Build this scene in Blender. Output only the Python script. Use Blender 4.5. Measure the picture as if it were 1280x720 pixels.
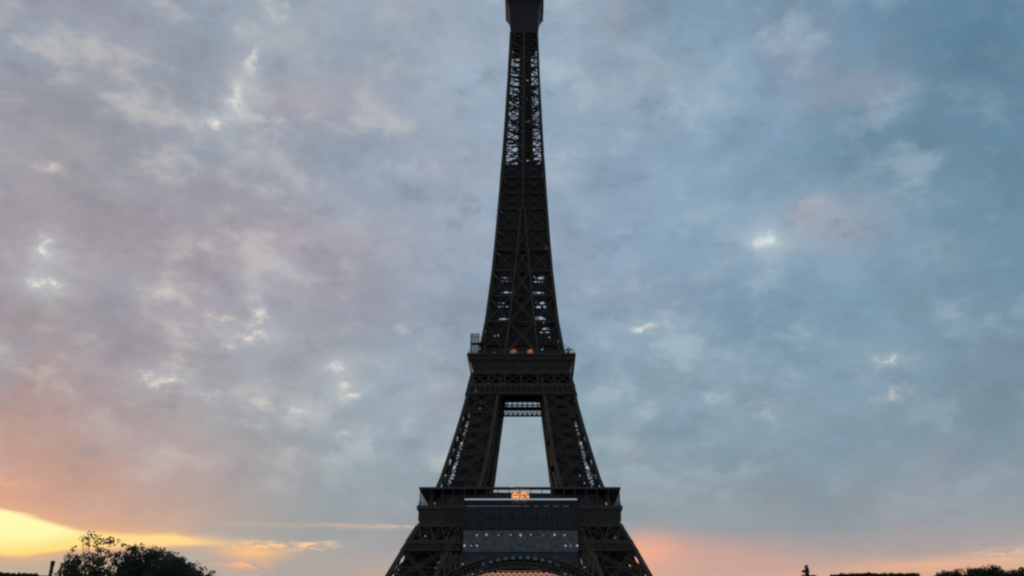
import bpy, math, random
from mathutils import Vector, Matrix
R = math.radians
random.seed(7)
scene = bpy.context.scene
for o in list(bpy.data.objects):
    bpy.data.objects.remove(o)
col = scene.collection

# ------------------------------------------------------------------ camera
cam_d = bpy.data.cameras.new('camera')
cam = bpy.data.objects.new('camera', cam_d); col.objects.link(cam)
cam.location = (5.2, -340.0, 1.7)
cam.rotation_euler = (R(90 + 24), 0, 0)
cam_d.lens = 32.54; cam_d.sensor_width = 36; cam_d.shift_x = -0.023
cam_d.clip_start = 0.3; cam_d.clip_end = 12000
scene.camera = cam
scene.render.resolution_x = 1024; scene.render.resolution_y = 576
scene.view_settings.view_transform = 'Standard'
scene.view_settings.look = 'None'
scene.view_settings.gamma = 1; scene.view_settings.exposure = 0
scene.view_settings.use_curve_mapping = False
scene.cycles.filter_width = 2.3
scene.cycles.max_bounces = 6; scene.cycles.transparent_max_bounces = 24

def lin(c, a=1.0):
    f = lambda v: (v / 12.92) if v <= 0.04045 else ((v + 0.055) / 1.055) ** 2.4
    return tuple(f(v / 255.0) for v in c) + (a,)

# ------------------------------------------------------------------ sky
world = bpy.data.worlds.new('World'); scene.world = world
world.use_nodes = True
nt = world.node_tree; nt.nodes.clear(); N = nt.nodes; L = nt.links

def put(sock, v):
    if v is None: return
    if isinstance(v, bpy.types.NodeSocket): L.new(v, sock)
    else: sock.default_value = v
def M(op, a, b=None, c=None, clamp=False):
    n = N.new('ShaderNodeMath'); n.operation = op; n.use_clamp = clamp
    for i, v in enumerate((a, b, c)): put(n.inputs[i], v)
    return n.outputs[0]
def VM(op, a, b=None, c=None):
    n = N.new('ShaderNodeVectorMath'); n.operation = op
    for i, v in enumerate((a, b, c)): put(n.inputs[i], v)
    return n.outputs['Value'] if op in ('DOT_PRODUCT', 'LENGTH') else n.outputs['Vector']
def MIX(f, a, b, mode='MIX'):
    n = N.new('ShaderNodeMix'); n.data_type = 'RGBA'; n.blend_type = mode; n.clamp_factor = True
    put(n.inputs[0], f); put(n.inputs[6], a); put(n.inputs[7], b)
    return n.outputs[2]
def NOISE(vec, scale, detail=4, rough=0.55, out='Fac', dist=0.0):
    n = N.new('ShaderNodeTexNoise'); put(n.inputs['Vector'], vec)
    n.inputs['Scale'].default_value = scale; n.inputs['Detail'].default_value = detail
    n.inputs['Roughness'].default_value = rough; n.inputs['Distortion'].default_value = dist
    return n.outputs[out]
def SSTEP(v, a, b):
    n = N.new('ShaderNodeMapRange'); n.interpolation_type = 'SMOOTHSTEP'
    put(n.inputs[0], v); put(n.inputs[1], a); put(n.inputs[2], b)
    n.inputs[3].default_value = 0; n.inputs[4].default_value = 1
    return n.outputs[0]
def MAPR(v, a, b, c=0.0, d=1.0):
    n = N.new('ShaderNodeMapRange')
    for i, x in enumerate((v, a, b, c, d)): put(n.inputs[i], x)
    return n.outputs[0]
def RAMP(f, stops, interp='B_SPLINE'):
    n = N.new('ShaderNodeValToRGB'); put(n.inputs[0], f); cr = n.color_ramp; cr.interpolation = interp
    while len(cr.elements) < len(stops): cr.elements.new(0.5)
    for e, (p, c) in zip(cr.elements, stops): e.position = p; e.color = c
    return n.outputs[0]
def COMB(x, y, z=0.0):
    n = N.new('ShaderNodeCombineXYZ'); put(n.inputs[0], x); put(n.inputs[1], y); put(n.inputs[2], z)
    return n.outputs[0]

tc = N.new('ShaderNodeTexCoord').outputs['Generated']
dirv = VM('NORMALIZE', tc)
sp = N.new('ShaderNodeSeparateXYZ'); L.new(dirv, sp.inputs[0])
dx, dy, dz = sp.outputs
DEG = 180 / math.pi
az = M('MULTIPLY', M('ARCTAN2', dx, dy), DEG)            # degrees from the tower axis
el = M('MULTIPLY', M('ARCSINE', dz), DEG)                # degrees above the horizon
zc = M('MAXIMUM', dz, 0.075)
deck = COMB(M('DIVIDE', dx, zc), M('DIVIDE', dy, zc))    # a point on the flat cloud deck
deep = VM('MULTIPLY', dirv, (1.0, 1.0, 1.35))              # billows keep their height when they hang low
warp = VM('SUBTRACT', NOISE(deep, 7.0, 5, 0.6, 'Color'), (0.5, 0.5, 0.5))
warpf = VM('SUBTRACT', NOISE(deep, 38.0, 6, 0.7, 'Color'), (0.5, 0.5, 0.5))
AE = COMB(az, el)
soft_p = VM('MULTIPLY_ADD', warp, (9.0, 5.5, 0), AE)
fine_p = VM('MULTIPLY_ADD', warpf, (2.6, 2.0, 0), VM('MULTIPLY_ADD', warp, (1.0, 0.7, 0), AE))
soft_h = VM('MULTIPLY_ADD', warpf, (1.6, 1.4, 0), VM('MULTIPLY_ADD', warp, (2.2, 1.6, 0), AE))
low_p = VM('MULTIPLY_ADD', NOISE(VM('MULTIPLY', AE, (0.35, 1.6, 0)), 1.0, 5, 0.6, 'Color'), (1.1, 0.42, 0), VM('ADD', AE, (-0.55, -0.21, 0)))

nish = N.new('ShaderNodeTexSky'); nish.sky_type = 'NISHITA'; nish.sun_disc = False
nish.sun_elevation = R(4); nish.sun_rotation = R(-30); nish.air_density = 1.0; nish.dust_density = 2.0
clear = VM('MULTIPLY', nish.outputs[0], (0.10, 0.10, 0.10))

e01 = MAPR(el, 5.0, 45.0)
def erp(stops): return RAMP(e01, [((e - 5) / 40.0, lin(c)) for e, c in stops], 'LINEAR')
ramps = [
 (-30, erp([(6,(176,162,150)),(8.5,(196,164,142)),(10,(194,157,138)),(13,(180,154,148)),(17,(162,151,156)),(22,(159,156,164)),(29,(150,152,162)),(35,(142,151,164)),(43,(138,150,164))])),
 (-12, erp([(6,(172,160,155)),(8,(152,158,160)),(11,(142,155,162)),(16,(148,160,170)),(23,(152,157,170)),(30,(153,158,172)),(36,(146,158,172)),(43,(150,164,178))])),
 (2, erp([(6,(206,164,144)),(7.8,(178,158,152)),(9.2,(146,155,160)),(13,(138,157,168)),(19,(140,162,177)),(25,(134,157,178)),(33,(142,162,181)),(43,(148,166,182))])),
 (16, erp([(6,(206,166,147)),(7.5,(170,157,156)),(9,(148,153,158)),(13,(131,151,164)),(19,(126,153,171)),(25,(124,153,176)),(33,(126,155,178)),(43,(120,149,171))])),
 (30, erp([(6,(220,174,145)),(7.5,(170,158,154)),(9.5,(140,150,158)),(14,(125,147,161)),(20,(113,142,160)),(28,(104,137,158)),(36,(91,127,150)),(43,(86,123,147))])),
]
sky = ramps[0][1]
for (a0, _), (a1, c) in zip(ramps, ramps[1:]):
    sky = MIX(MAPR(az, a0, a1), sky, c)

def blob(p, b, base, gain=None):
    a, e, sa, se, st, c = b
    v = VM('MULTIPLY_ADD', p, (1 / sa, 1 / se, 0), (-a / sa, -e / se, 0))
    g = M('POWER', 0.45, VM('DOT_PRODUCT', v, v))
    f = M('MULTIPLY', g, st if gain is None else M('MULTIPLY', gain, st))
    return MIX(f, base, lin(c))

SOFT = [   # azimuth, elevation, half widths (degrees), strength, colour of the cloud there
    (-28.7, 10.8, 6.04, 2.28, 0.52, (205, 152, 132)),
    (-30.9, 13.9, 5.55, 2.90, 0.45, (188, 152, 146)),
    (-30.0, 10.8, 1.51, 0.24, 0.6, (248, 178, 130)),
    (-25.6, 9.4, 4.53, 0.92, 0.3, (210, 160, 134)),
    (-30.0, 24.7, 5.75, 3.42, 0.35, (172, 156, 163)),
    (-18.1, 24.4, 7.19, 2.82, 0.35, (176, 160, 168)),
    (-15.2, 26.2, 3.14, 0.57, 0.3, (190, 168, 170)),
    (-11.7, 33.7, 5.17, 1.64, 0.3, (158, 152, 166)),
    (-31.2, 29.6, 2.65, 0.67, 0.3, (176, 160, 166)),
    (-17.7, 34.6, 2.48, 0.64, 0.35, (178, 165, 170)),
    (5.4, 37.5, 3.59, 2.08, 0.4, (136, 146, 165)),
    (10.6, 35.5, 5.10, 1.86, 0.3, (170, 188, 200)),
    (19.2, 35.6, 4.71, 2.66, 0.35, (132, 150, 172)),
    (18.9, 37.5, 1.64, 1.32, 0.35, (158, 158, 170)),
    (22.1, 33.7, 3.50, 0.67, 0.35, (158, 160, 170)),
    (20.8, 26.4, 3.34, 1.61, 0.45, (176, 174, 182)),
    (15.7, 26.6, 2.55, 1.43, 0.35, (176, 188, 198)),
    (19.4, 27.3, 1.49, 0.47, 0.4, (188, 176, 180)),
    (14.1, 21.4, 2.97, 1.44, 0.4, (116, 142, 164)),
    (7.3, 30.2, 3.34, 1.45, 0.3, (140, 160, 182)),
    (31.3, 34.2, 3.85, 2.84, 0.3, (92, 124, 144)),
    (26.9, 18.9, 3.66, 3.08, 0.25, (112, 138, 154)),
    (-6.7, 37.9, 4.24, 1.84, 0.3, (150, 164, 182)),
    (-6.3, 29.3, 4.50, 2.91, 0.3, (158, 164, 182)),
    (-12.8, 23.0, 3.64, 1.93, 0.3, (146, 148, 166)),
    (-21.3, 20.2, 3.30, 0.64, 0.3, (186, 168, 170)),
    (-25.4, 19.6, 4.03, 1.11, 0.3, (150, 148, 160)),
    (-2.0, 12.7, 1.99, 0.96, 0.5, (158, 170, 178)),
    (9.2, 18.3, 4.00, 1.46, 0.3, (150, 166, 180)),
    (-8.8, 17.9, 3.57, 2.43, 0.3, (148, 164, 178)),
    (-20.3, 13.3, 3.16, 1.80, 0.15, (178, 156, 152)),
    (-5.6, 14.1, 2.50, 1.44, 0.35, (158, 170, 178)),
]
WARM = [   # sunlit cloud low over the horizon
    (6.6, 8.0, 2.08, 0.91, 0.85, (250, 180, 142)),
    (4.3, 7.6, 2.37, 0.91, 0.75, (244, 174, 142)),
    (10.4, 7.9, 3.67, 0.77, 0.45, (224, 162, 146)),
    (13.6, 7.2, 5.29, 0.53, 0.38, (220, 168, 148)),
    (-1.0, 7.1, 2.86, 0.55, 0.85, (236, 160, 120)),
    (23.0, 6.8, 4.68, 0.33, 0.75, (236, 182, 148)),
    (26.9, 7.1, 1.88, 0.32, 0.8, (240, 192, 156)),
    (19.6, 6.5, 7.98, 0.21, 0.55, (232, 172, 140)),
    (-16.5, 7.7, 1.60, 0.35, 0.95, (255, 192, 126)),
    (-15.3, 8.1, 2.17, 0.24, 0.95, (255, 200, 146)),
    (-13.1, 8.3, 1.29, 0.13, 0.8, (255, 204, 156)),
    (-16.8, 7.0, 1.15, 0.30, 0.9, (248, 178, 132)),
    (-21.1, 8.2, 2.57, 0.26, 0.9, (255, 214, 146)),
    (-11.1, 9.4, 2.36, 0.11, 0.6, (212, 182, 160)),
    (-8.3, 9.5, 1.24, 0.09, 0.6, (222, 192, 168)),
    (-16.2, 9.3, 2.73, 0.09, 0.35, (200, 178, 160)),
    (-23.6, 7.1, 2.46, 0.25, 0.5, (205, 180, 155)),
    (-28.5, 6.4, 2.65, 0.36, 0.7, (180, 164, 148)),
    (-11.4, 7.5, 3.73, 0.36, 0.4, (180, 165, 158)),
    (-9.0, 6.9, 2.81, 0.22, 0.5, (196, 168, 150)),
]
BRIGHT = [ # thin places and breaks of the deck
    (-19.4, 39.3, 0.90, 0.61, 0.6, (250, 246, 232)),
    (-20.6, 36.0, 0.43, 0.71, 0.75, (250, 246, 232)),
    (-21.2, 33.9, 0.47, 0.72, 0.8, (250, 246, 232)),
    (-21.5, 33.3, 0.72, 0.40, 0.7, (250, 246, 232)),
    (-22.6, 32.2, 0.66, 0.36, 0.9, (255, 240, 222)),
    (-19.3, 32.8, 1.38, 0.46, 0.35, (250, 246, 232)),
    (-30.7, 23.3, 0.29, 0.38, 1.0, (250, 246, 232)),
    (-29.8, 21.4, 0.37, 0.26, 0.9, (255, 240, 222)),
    (-30.7, 21.3, 0.49, 0.26, 0.8, (250, 246, 232)),
    (-30.3, 22.4, 1.41, 1.28, 0.35, (205, 216, 222)),
    (-17.9, 21.3, 0.34, 0.85, 0.75, (255, 240, 222)),
    (-18.1, 19.9, 1.15, 0.23, 0.75, (255, 240, 222)),
    (-19.8, 20.8, 1.43, 0.23, 0.45, (255, 240, 222)),
    (-19.3, 19.2, 0.38, 0.23, 0.5, (250, 246, 232)),
    (-22.9, 16.9, 0.89, 0.31, 0.9, (255, 240, 222)),
    (-23.6, 17.2, 0.35, 0.27, 0.6, (250, 246, 232)),
    (-13.1, 18.6, 0.50, 0.38, 0.95, (250, 246, 232)),
    (-11.9, 16.9, 0.44, 0.24, 0.95, (255, 240, 222)),
    (-12.3, 17.7, 0.40, 0.48, 0.55, (255, 240, 222)),
    (-14.8, 15.7, 0.48, 0.23, 0.7, (250, 246, 232)),
    (-17.3, 16.4, 0.75, 0.23, 0.6, (255, 240, 222)),
    (-11.9, 14.5, 0.58, 0.28, 0.55, (255, 240, 222)),
    (-17.3, 15.0, 1.12, 0.28, 0.35, (205, 216, 222)),
    (-20.1, 16.5, 0.73, 0.18, 0.4, (205, 216, 222)),
    (15.5, 26.1, 0.67, 0.43, 0.95, (238, 248, 245)),
    (15.1, 26.1, 1.54, 0.86, 0.18, (205, 216, 222)),
    (7.0, 21.5, 0.94, 0.25, 0.75, (250, 246, 232)),
    (21.9, 18.2, 0.76, 0.27, 0.85, (250, 246, 232)),
    (11.2, 16.9, 0.99, 0.29, 0.5, (205, 216, 222)),
    (21.8, 16.2, 0.97, 0.32, 0.4, (255, 240, 222)),
    (14.3, 16.1, 0.77, 0.47, 0.3, (255, 240, 222)),
    (-8.5, 21.3, 0.63, 0.29, 0.5, (205, 216, 222)),
    (-31.6, 27.5, 0.59, 0.25, 0.45, (250, 246, 232)),
    (-27.3, 27.1, 0.63, 0.61, 0.3, (205, 216, 222)),
    (1.5, 19.1, 1.04, 0.98, 0.3, (205, 216, 222)),
    (-6.3, 13.2, 0.69, 0.43, 0.4, (250, 246, 232)),
    (-18.2, 28.7, 1.55, 0.28, 0.3, (205, 216, 222)),
    (-23.9, 21.7, 1.09, 0.36, 0.35, (255, 240, 222)),
    (-8.6, 31.1, 2.83, 0.58, 0.3, (205, 216, 222)),
    (10.5, 34.8, 2.05, 1.03, 0.25, (205, 216, 222)),
]
for b in SOFT: sky = blob(soft_p, b, sky)
# mottling of the whole deck: billows, then fine ripple
n1 = NOISE(deep, 5.5, 6, 0.55)
n2 = NOISE(VM('ADD', VM('MULTIPLY', dirv, (1, 1, 1.7)), (7.3, 2.1, 0)), 13.0, 6, 0.58)
n3 = NOISE(VM('ADD', VM('MULTIPLY', dirv, (1, 1, 1.5)), (1.3, 9.1, 0)), 55.0, 6, 0.65)
fade = SSTEP(el, 7.0, 17.0)
amp = MAPR(fade, 0, 1, 0.35, 1.0)
tone = M('ADD', M('ADD', M('MULTIPLY', M('SUBTRACT', n1, 0.5), 0.55), M('MULTIPLY', M('SUBTRACT', n2, 0.5), 0.45)), M('MULTIPLY', M('SUBTRACT', n3, 0.5), 0.10))
tone = M('MULTIPLY_ADD', tone, amp, 1.05)
sky = VM('MULTIPLY', sky, COMB(tone, tone, tone))
tint = NOISE(VM('ADD', deep, (3.3, 5.7, 0)), 8.0, 5, 0.55)
sky = MIX(M('MULTIPLY', SSTEP(tint, 0.52, 0.72), MAPR(az, -10.0, 8.0, 0.30, 0.16)), sky, lin((176, 162, 172)))
sky = MIX(M('MULTIPLY', SSTEP(tint, 0.48, 0.28), 0.28), sky, lin((124, 158, 180)))
grain = MAPR(SSTEP(n3, 0.36, 0.64), 0, 1, 0.12, 1.0)
# thin cream and blue-white places between the billows
n4 = NOISE(VM('ADD', VM('MULTIPLY', dirv, (1, 1, 1.6)), (4.1, 0.7, 2.2)), 17.0, 6, 0.58)
n5 = NOISE(VM('ADD', VM('MULTIPLY', dirv, (1, 1, 1.4)), (9.1, 5.7, 1.2)), 6.0, 3, 0.5)
thin = M('MULTIPLY', SSTEP(n4, 0.47, 0.70), MAPR(SSTEP(n5, 0.35, 0.62), 0, 1, 0.25, 1.0))
thin = M('MULTIPLY', thin, M('MULTIPLY', MAPR(fade, 0, 1, 0.2, 1.0), MAPR(az, 8.0, 30.0, 0.62, 0.42)))
thin_c = MIX(MAPR(az, -20.0, 10.0), lin((203, 198, 194)), lin((172, 192, 204)))
sky = MIX(thin, sky, thin_c)
thick = M('MULTIPLY', SSTEP(n4, 0.46, 0.30), MAPR(fade, 0, 1, 0.1, 0.5))
sky = MIX(thick, sky, MIX(MAPR(az, -20.0, 5.0), lin((140, 138, 152)), lin((116, 138, 158))))
for b in BRIGHT:
    if b[4] > 0.5:
        sky = blob(soft_h, (b[0], b[1], b[2] * 2.6, b[3] * 2.6, b[4] * 0.36, (196, 204, 206)), sky, MAPR(n4, 0.35, 0.6, 0.4, 1.0))
for b in BRIGHT:
    k_ = 0.78 if b[4] > 0.5 else 1.0
    sky = blob(fine_p, (b[0], b[1], b[2] * k_, b[3] * k_, b[4] * 0.84, b[5]), sky, grain)
shred = NOISE(VM('MULTIPLY', AE, (0.75, 3.0, 0)), 1.5, 6, 0.62, dist=0.4)
shred = MAPR(SSTEP(shred, 0.42, 0.60), 0, 1, 0.10, 1.2)
for b in WARM: sky = blob(low_p, b, sky, shred if b[3] < 0.34 and b[2] < 2.3 else None)
# the bright gap under the cloud deck where the sun has just gone
a01 = MAPR(VM('DOT_PRODUCT', low_p, (1, 0, 0)), -34.0, -14.0)
lowe = VM('DOT_PRODUCT', low_p, (0, 1, 0))
def edge(pts):
    return M('MULTIPLY_ADD', RAMP(a01, [((a + 34) / 20, ((e - 5) / 6,) * 3 + (1,)) for a, e in pts], 'LINEAR'), 6.0, 5.0)
top_e = edge([(-33.5, 9.7), (-29.7, 9.22), (-27.8, 8.85), (-25.8, 8.42), (-23.0, 8.42), (-21.0, 8.5), (-18.8, 8.12), (-17.5, 8.0)])
bot_e = edge([(-33.5, 6.6), (-29.3, 6.82), (-27.8, 6.95), (-26.3, 7.3), (-23.5, 7.65), (-21.0, 7.85), (-18.8, 8.0), (-17.5, 8.0)])
halo = M('POWER', 0.2, M('MAXIMUM', M('MULTIPLY', M('SUBTRACT', lowe, top_e), 1.3), 0.0))
halo = M('MULTIPLY', halo, M('MULTIPLY', SSTEP(lowe, M('SUBTRACT', bot_e, 0.5), bot_e), SSTEP(az, -17.0, -23.0)))
sky = MIX(M('MULTIPLY', halo, 0.5), sky, lin((238, 172, 118)))
inside = M('MULTIPLY', SSTEP(lowe, M('SUBTRACT', bot_e, 0.10), M('ADD', bot_e, 0.22)), SSTEP(lowe, M('ADD', top_e, 0.16), M('SUBTRACT', top_e, 0.22)))
inside = M('MULTIPLY', inside, SSTEP(az, -16.5, -21.0))
glow = MIX(SSTEP(lowe, M('ADD', bot_e, 0.0), M('ADD', bot_e, 1.3)), lin((255, 214, 122)), lin((255, 247, 176)))
glow = MIX(SSTEP(az, -27.0, -23.5), glow, lin((255, 216, 142)))
sky = MIX(inside, sky, glow)
# the rest of the dome, out of the picture: clear dusk sky through broken cloud
behind = SSTEP(dy, 0.45, -0.25)
sky = MIX(behind, sky, MIX(0.25, lin((138, 151, 168)), clear))
sky = MIX(SSTEP(el, 44.0, 62.0), sky, MIX(0.3, lin((128, 142, 160)), clear))
sky = MIX(0.02, sky, clear)
bg = N.new('ShaderNodeBackground'); L.new(sky, bg.inputs[0]); bg.inputs[1].default_value = 1.0
wo = N.new('ShaderNodeOutputWorld'); L.new(bg.outputs[0], wo.inputs[0])

# the sun, just setting behind cloud at the left
sd = bpy.data.lights.new('sun', 'SUN'); sun = bpy.data.objects.new('sun', sd); col.objects.link(sun)
sd.energy = 0.28; sd.angle = R(8); sd.color = (1.0, 0.62, 0.34)
_s = Vector((math.sin(R(-30)) * math.cos(R(4)), math.cos(R(-30)) * math.cos(R(4)), math.sin(R(4))))
sun.rotation_euler = (-_s).to_track_quat('-Z', 'Y').to_euler()

# ------------------------------------------------------------------ helpers
class MB:
    """collects boxes, beams and sheets, builds ONE mesh object"""
    def __init__(s): s.v = []; s.f = []
    def quad(s, a, b, c, d):
        i = len(s.v); s.v += [tuple(a), tuple(b), tuple(c), tuple(d)]; s.f.append((i, i+1, i+2, i+3))
    def hexa(s, p):
        i = len(s.v); s.v += [tuple(q) for q in p]
        s.f += [tuple(i + k for k in q) for q in ((0,3,2,1),(4,5,6,7),(0,1,5,4),(1,2,6,5),(2,3,7,6),(3,0,4,7))]
    def box(s, x0, x1, y0, y1, z0, z1):
        s.hexa([(x0,y0,z0),(x1,y0,z0),(x1,y1,z0),(x0,y1,z0),(x0,y0,z1),(x1,y0,z1),(x1,y1,z1),(x0,y1,z1)])
    def beam(s, p, q, w, d=None, ref=(0, 0, 1)):
        p = Vector(p); q = Vector(q); d = d or w; t = q - p
        if t.length < 1e-4: return
        t.normalize(); r = Vector(ref)
        if abs(t.dot(r)) > 0.95: r = Vector((0, 1, 0))
        a = t.cross(r).normalized() * (w / 2); b = t.cross(a).normalized() * (d / 2)
        s.hexa([p-a-b, p+a-b, p+a+b, p-a+b, q-a-b, q+a-b, q+a+b, q-a+b])
    def lace(s, p, q, depth, nrm, w=0.16, n=None):
        """lattice girder: two flanges and a zigzag web in the plane with normal nrm"""
        p = Vector(p); q = Vector(q); t = (q - p); ln = t.length; t.normalize()
        o = t.cross(Vector(nrm)).normalized() * (depth / 2)
        s.beam(p + o, q + o, w); s.beam(p - o, q - o, w)
        n = n or max(2, int(ln / (depth * 1.3)))
        for k in range(n):
            a = p + t * (ln * k / n); b = p + t * (ln * (k + 1) / n); sg = 1 if k % 2 else -1
            s.beam(a + o * sg, b - o * sg, w * 0.7); s.beam(a - o * sg, b + o * sg, w * 0.7)
    def frustum(s, z0, h0, z1, h1, cx0=0, cy0=0, cx1=0, cy1=0):
        s.hexa([(cx0-h0,cy0-h0,z0),(cx0+h0,cy0-h0,z0),(cx0+h0,cy0+h0,z0),(cx0-h0,cy0+h0,z0),
                (cx1-h1,cy1-h1,z1),(cx1+h1,cy1-h1,z1),(cx1+h1,cy1+h1,z1),(cx1-h1,cy1+h1,z1)])
    def ring(s, ho, hi, z0, z1):
        s.box(-ho, ho, -ho, -hi, z0, z1); s.box(-ho, ho, hi, ho, z0, z1)
        s.box(-ho, -hi, -hi, hi, z0, z1); s.box(hi, ho, -hi, hi, z0, z1)
    def tube(s, pts, rad, n=7):
        rings = []
        for k, p in enumerate(pts):
            p = Vector(p); t = Vector(pts[min(k+1, len(pts)-1)]) - Vector(pts[max(k-1, 0)]); t.normalize()
            r = Vector((1, 0, 0)) if abs(t.x) < 0.8 else Vector((0, 1, 0))
            a = t.cross(r).normalized(); b = t.cross(a)
            i = len(s.v); rings.append(i)
            for j in range(n):
                an = 2 * math.pi * j / n
                s.v.append(tuple(p + (a * math.cos(an) + b * math.sin(an)) * rad[k]))
        for i, j in zip(rings, rings[1:]):
            for k in range(n): s.f.append((i+k, i+(k+1) % n, j+(k+1) % n, j+k))
        s.f.append(tuple(rings[-1] + k for k in range(n)))
    def build(s, name, mat, parent=None, smooth=False):
        me = bpy.data.meshes.new(name); me.from_pydata(s.v, [], s.f); me.update()
        me.materials.append(mat)
        if smooth: me.polygons.foreach_set('use_smooth', [True] * len(me.polygons))
        o = bpy.data.objects.new(name, me); col.objects.link(o)
        if parent is not None: o.parent = parent
        return o

def tag(o, label=None, cat=None, group=None, kind=None):
    if label: o['label'] = label
    if cat: o['category'] = cat
    if group: o['group'] = group
    if kind: o['kind'] = kind
    return o
def empty(name, loc=(0, 0, 0), rz=0):
    o = bpy.data.objects.new(name, None); col.objects.link(o); o.location = loc; o.rotation_euler = (0, 0, rz); return o
def copy_part(o, parent, rz=None):
    c = o.copy(); col.objects.link(c); c.parent = parent
    if rz is not None: c.rotation_euler = (0, 0, rz)
    for ch in list(o.children):
        k = ch.copy(); col.objects.link(k); k.parent = c
    return c

def mat(name, c0, c1=None, rough=0.6, scale=0.4, metal=0.0, emit=None, estr=0.0, trans=0.0, detail=5, spec=0.4):
    m = bpy.data.materials.new(name); m.use_nodes = True
    t = m.node_tree; b = t.nodes['Principled BSDF']
    b.inputs['Roughness'].default_value = rough; b.inputs['Metallic'].default_value = metal
    b.inputs['Specular IOR Level'].default_value = spec
    tcn = t.nodes.new('ShaderNodeTexCoord'); nz = t.nodes.new('ShaderNodeTexNoise')
    nz.inputs['Scale'].default_value = scale; nz.inputs['Detail'].default_value = detail
    t.links.new(tcn.outputs['Object'], nz.inputs['Vector'])
    mx = t.nodes.new('ShaderNodeMix'); mx.data_type = 'RGBA'
    mr = t.nodes.new('ShaderNodeMapRange'); mr.inputs[1].default_value = 0.3; mr.inputs[2].default_value = 0.7
    t.links.new(nz.outputs['Fac'], mr.inputs[0]); t.links.new(mr.outputs[0], mx.inputs[0])
    mx.inputs[6].default_value = tuple(c0) + (1,); mx.inputs[7].default_value = tuple(c1 or c0) + (1,)
    t.links.new(mx.outputs[2], b.inputs['Base Color'])
    if emit:
        b.inputs['Emission Color'].default_value = tuple(emit) + (1,); b.inputs['Emission Strength'].default_value = estr
    if trans > 0:
        out = t.nodes['Material Output']; tr = t.nodes.new('ShaderNodeBsdfTransparent'); ms = t.nodes.new('ShaderNodeMixShader')
        ms.inputs[0].default_value = trans
        t.links.new(b.outputs[0], ms.inputs[1]); t.links.new(tr.outputs[0], ms.inputs[2]); t.links.new(ms.outputs[0], out.inputs[0])
    return m
def lit_mat(name, c, strength, scale):
    """glowing room behind glass: brighter and darker patches of lamps and fittings"""
    m = mat(name, (0.2, 0.12, 0.07)); t = m.node_tree; b = t.nodes['Principled BSDF']
    tcn = t.nodes.new('ShaderNodeTexCoord'); vo = t.nodes.new('ShaderNodeTexVoronoi'); vo.inputs['Scale'].default_value = scale
    t.links.new(tcn.outputs['Object'], vo.inputs['Vector'])
    mr = t.nodes.new('ShaderNodeMapRange'); mr.inputs[1].default_value = 0.05; mr.inputs[2].default_value = 0.7
    mr.inputs[3].default_value = strength * 2.0; mr.inputs[4].default_value = strength * 0.3
    t.links.new(vo.outputs['Distance'], mr.inputs[0]); t.links.new(mr.outputs[0], b.inputs['Emission Strength'])
    b.inputs['Emission Color'].default_value = tuple(c) + (1,)
    return m

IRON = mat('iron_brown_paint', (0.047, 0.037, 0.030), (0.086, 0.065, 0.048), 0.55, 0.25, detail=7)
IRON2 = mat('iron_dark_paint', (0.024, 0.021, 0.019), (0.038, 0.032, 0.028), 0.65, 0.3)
ROOF = mat('zinc_sheet', (0.05, 0.05, 0.055), (0.08, 0.08, 0.085), 0.5, 0.4)
GLASSY = mat('dark_glazing', (0.02, 0.022, 0.026), (0.035, 0.037, 0.042), 0.25, 0.6)
STONE = mat('pale_stone', (0.30, 0.27, 0.23), (0.42, 0.38, 0.32), 0.85, 0.6)
STEEL = mat('galvanised_steel', (0.30, 0.32, 0.34), (0.42, 0.44, 0.46), 0.45, 1.5)
PALE = mat('pale_rail_glow', (0.62, 0.66, 0.72), (0.75, 0.78, 0.82), 0.4, 1.0, emit=(.75, .85, 1.0), estr=.22)  # pale rail paint with a faint glow added to brighten it
NET_DARK = mat('dark_netting', (0.018, 0.024, 0.031), (0.058, 0.068, 0.078), 0.8, 0.5, trans=0.25)
NET_GREY = mat('grey_green_netting', (0.13, 0.155, 0.15), (0.30, 0.345, 0.325), 0.85, 0.55, trans=0.18, detail=8)
NET_BLUE = mat('blue_grey_netting', (0.045, 0.06, 0.085), (0.09, 0.105, 0.12), 0.85, 0.5, trans=0.2)
NET_PALE = mat('pale_netting', (0.10, 0.12, 0.14), (0.16, 0.18, 0.20), 0.85, 0.8, trans=0.55)
LIT = lit_mat('lit_orange_room', (1.0, 0.42, 0.15), 0.85, 1.3)
LIT2 = lit_mat('lit_amber_kiosk', (1.0, 0.34, 0.12), 0.32, 2.2)
LAMPW = mat('lamp_white', (0.8, 0.8, 0.8), emit=(0.95, 0.98, 1.0), estr=0.30)
LAMPB = mat('lamp_blue_white', (0.7, 0.75, 0.9), emit=(0.62, 0.72, 1.0), estr=0.45)
LAMPF = mat('lamp_faint', (0.6, 0.6, 0.6), emit=(0.8, 0.8, 0.85), estr=0.22)

# ------------------------------------------------------------------ ground
def sheet(name, x0, x1, y0, y1, z, m):
    mb = MB(); mb.quad((x0, y0, z), (x1, y0, z), (x1, y1, z), (x0, y1, z)); o = mb.build(name, m); o['kind'] = 'structure'; return o
GRAVEL = mat('gravel_ground', (0.16, 0.14, 0.11), (0.24, 0.21, 0.17), 0.95, 0.8)
LAWN = mat('lawn_ground', (0.03, 0.045, 0.02), (0.05, 0.07, 0.03), 0.95, 0.5)
PAVE = mat('paved_path', (0.14, 0.135, 0.13), (0.20, 0.195, 0.19), 0.9, 1.2)
sheet('ground', -6000, 6000, -6000, 6000, 0, GRAVEL)
sheet('lawn', -26, 26, -320, -120, 0.004, LAWN)
sheet('path', -8, 8, -345, -321, 0.008, PAVE)

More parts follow.
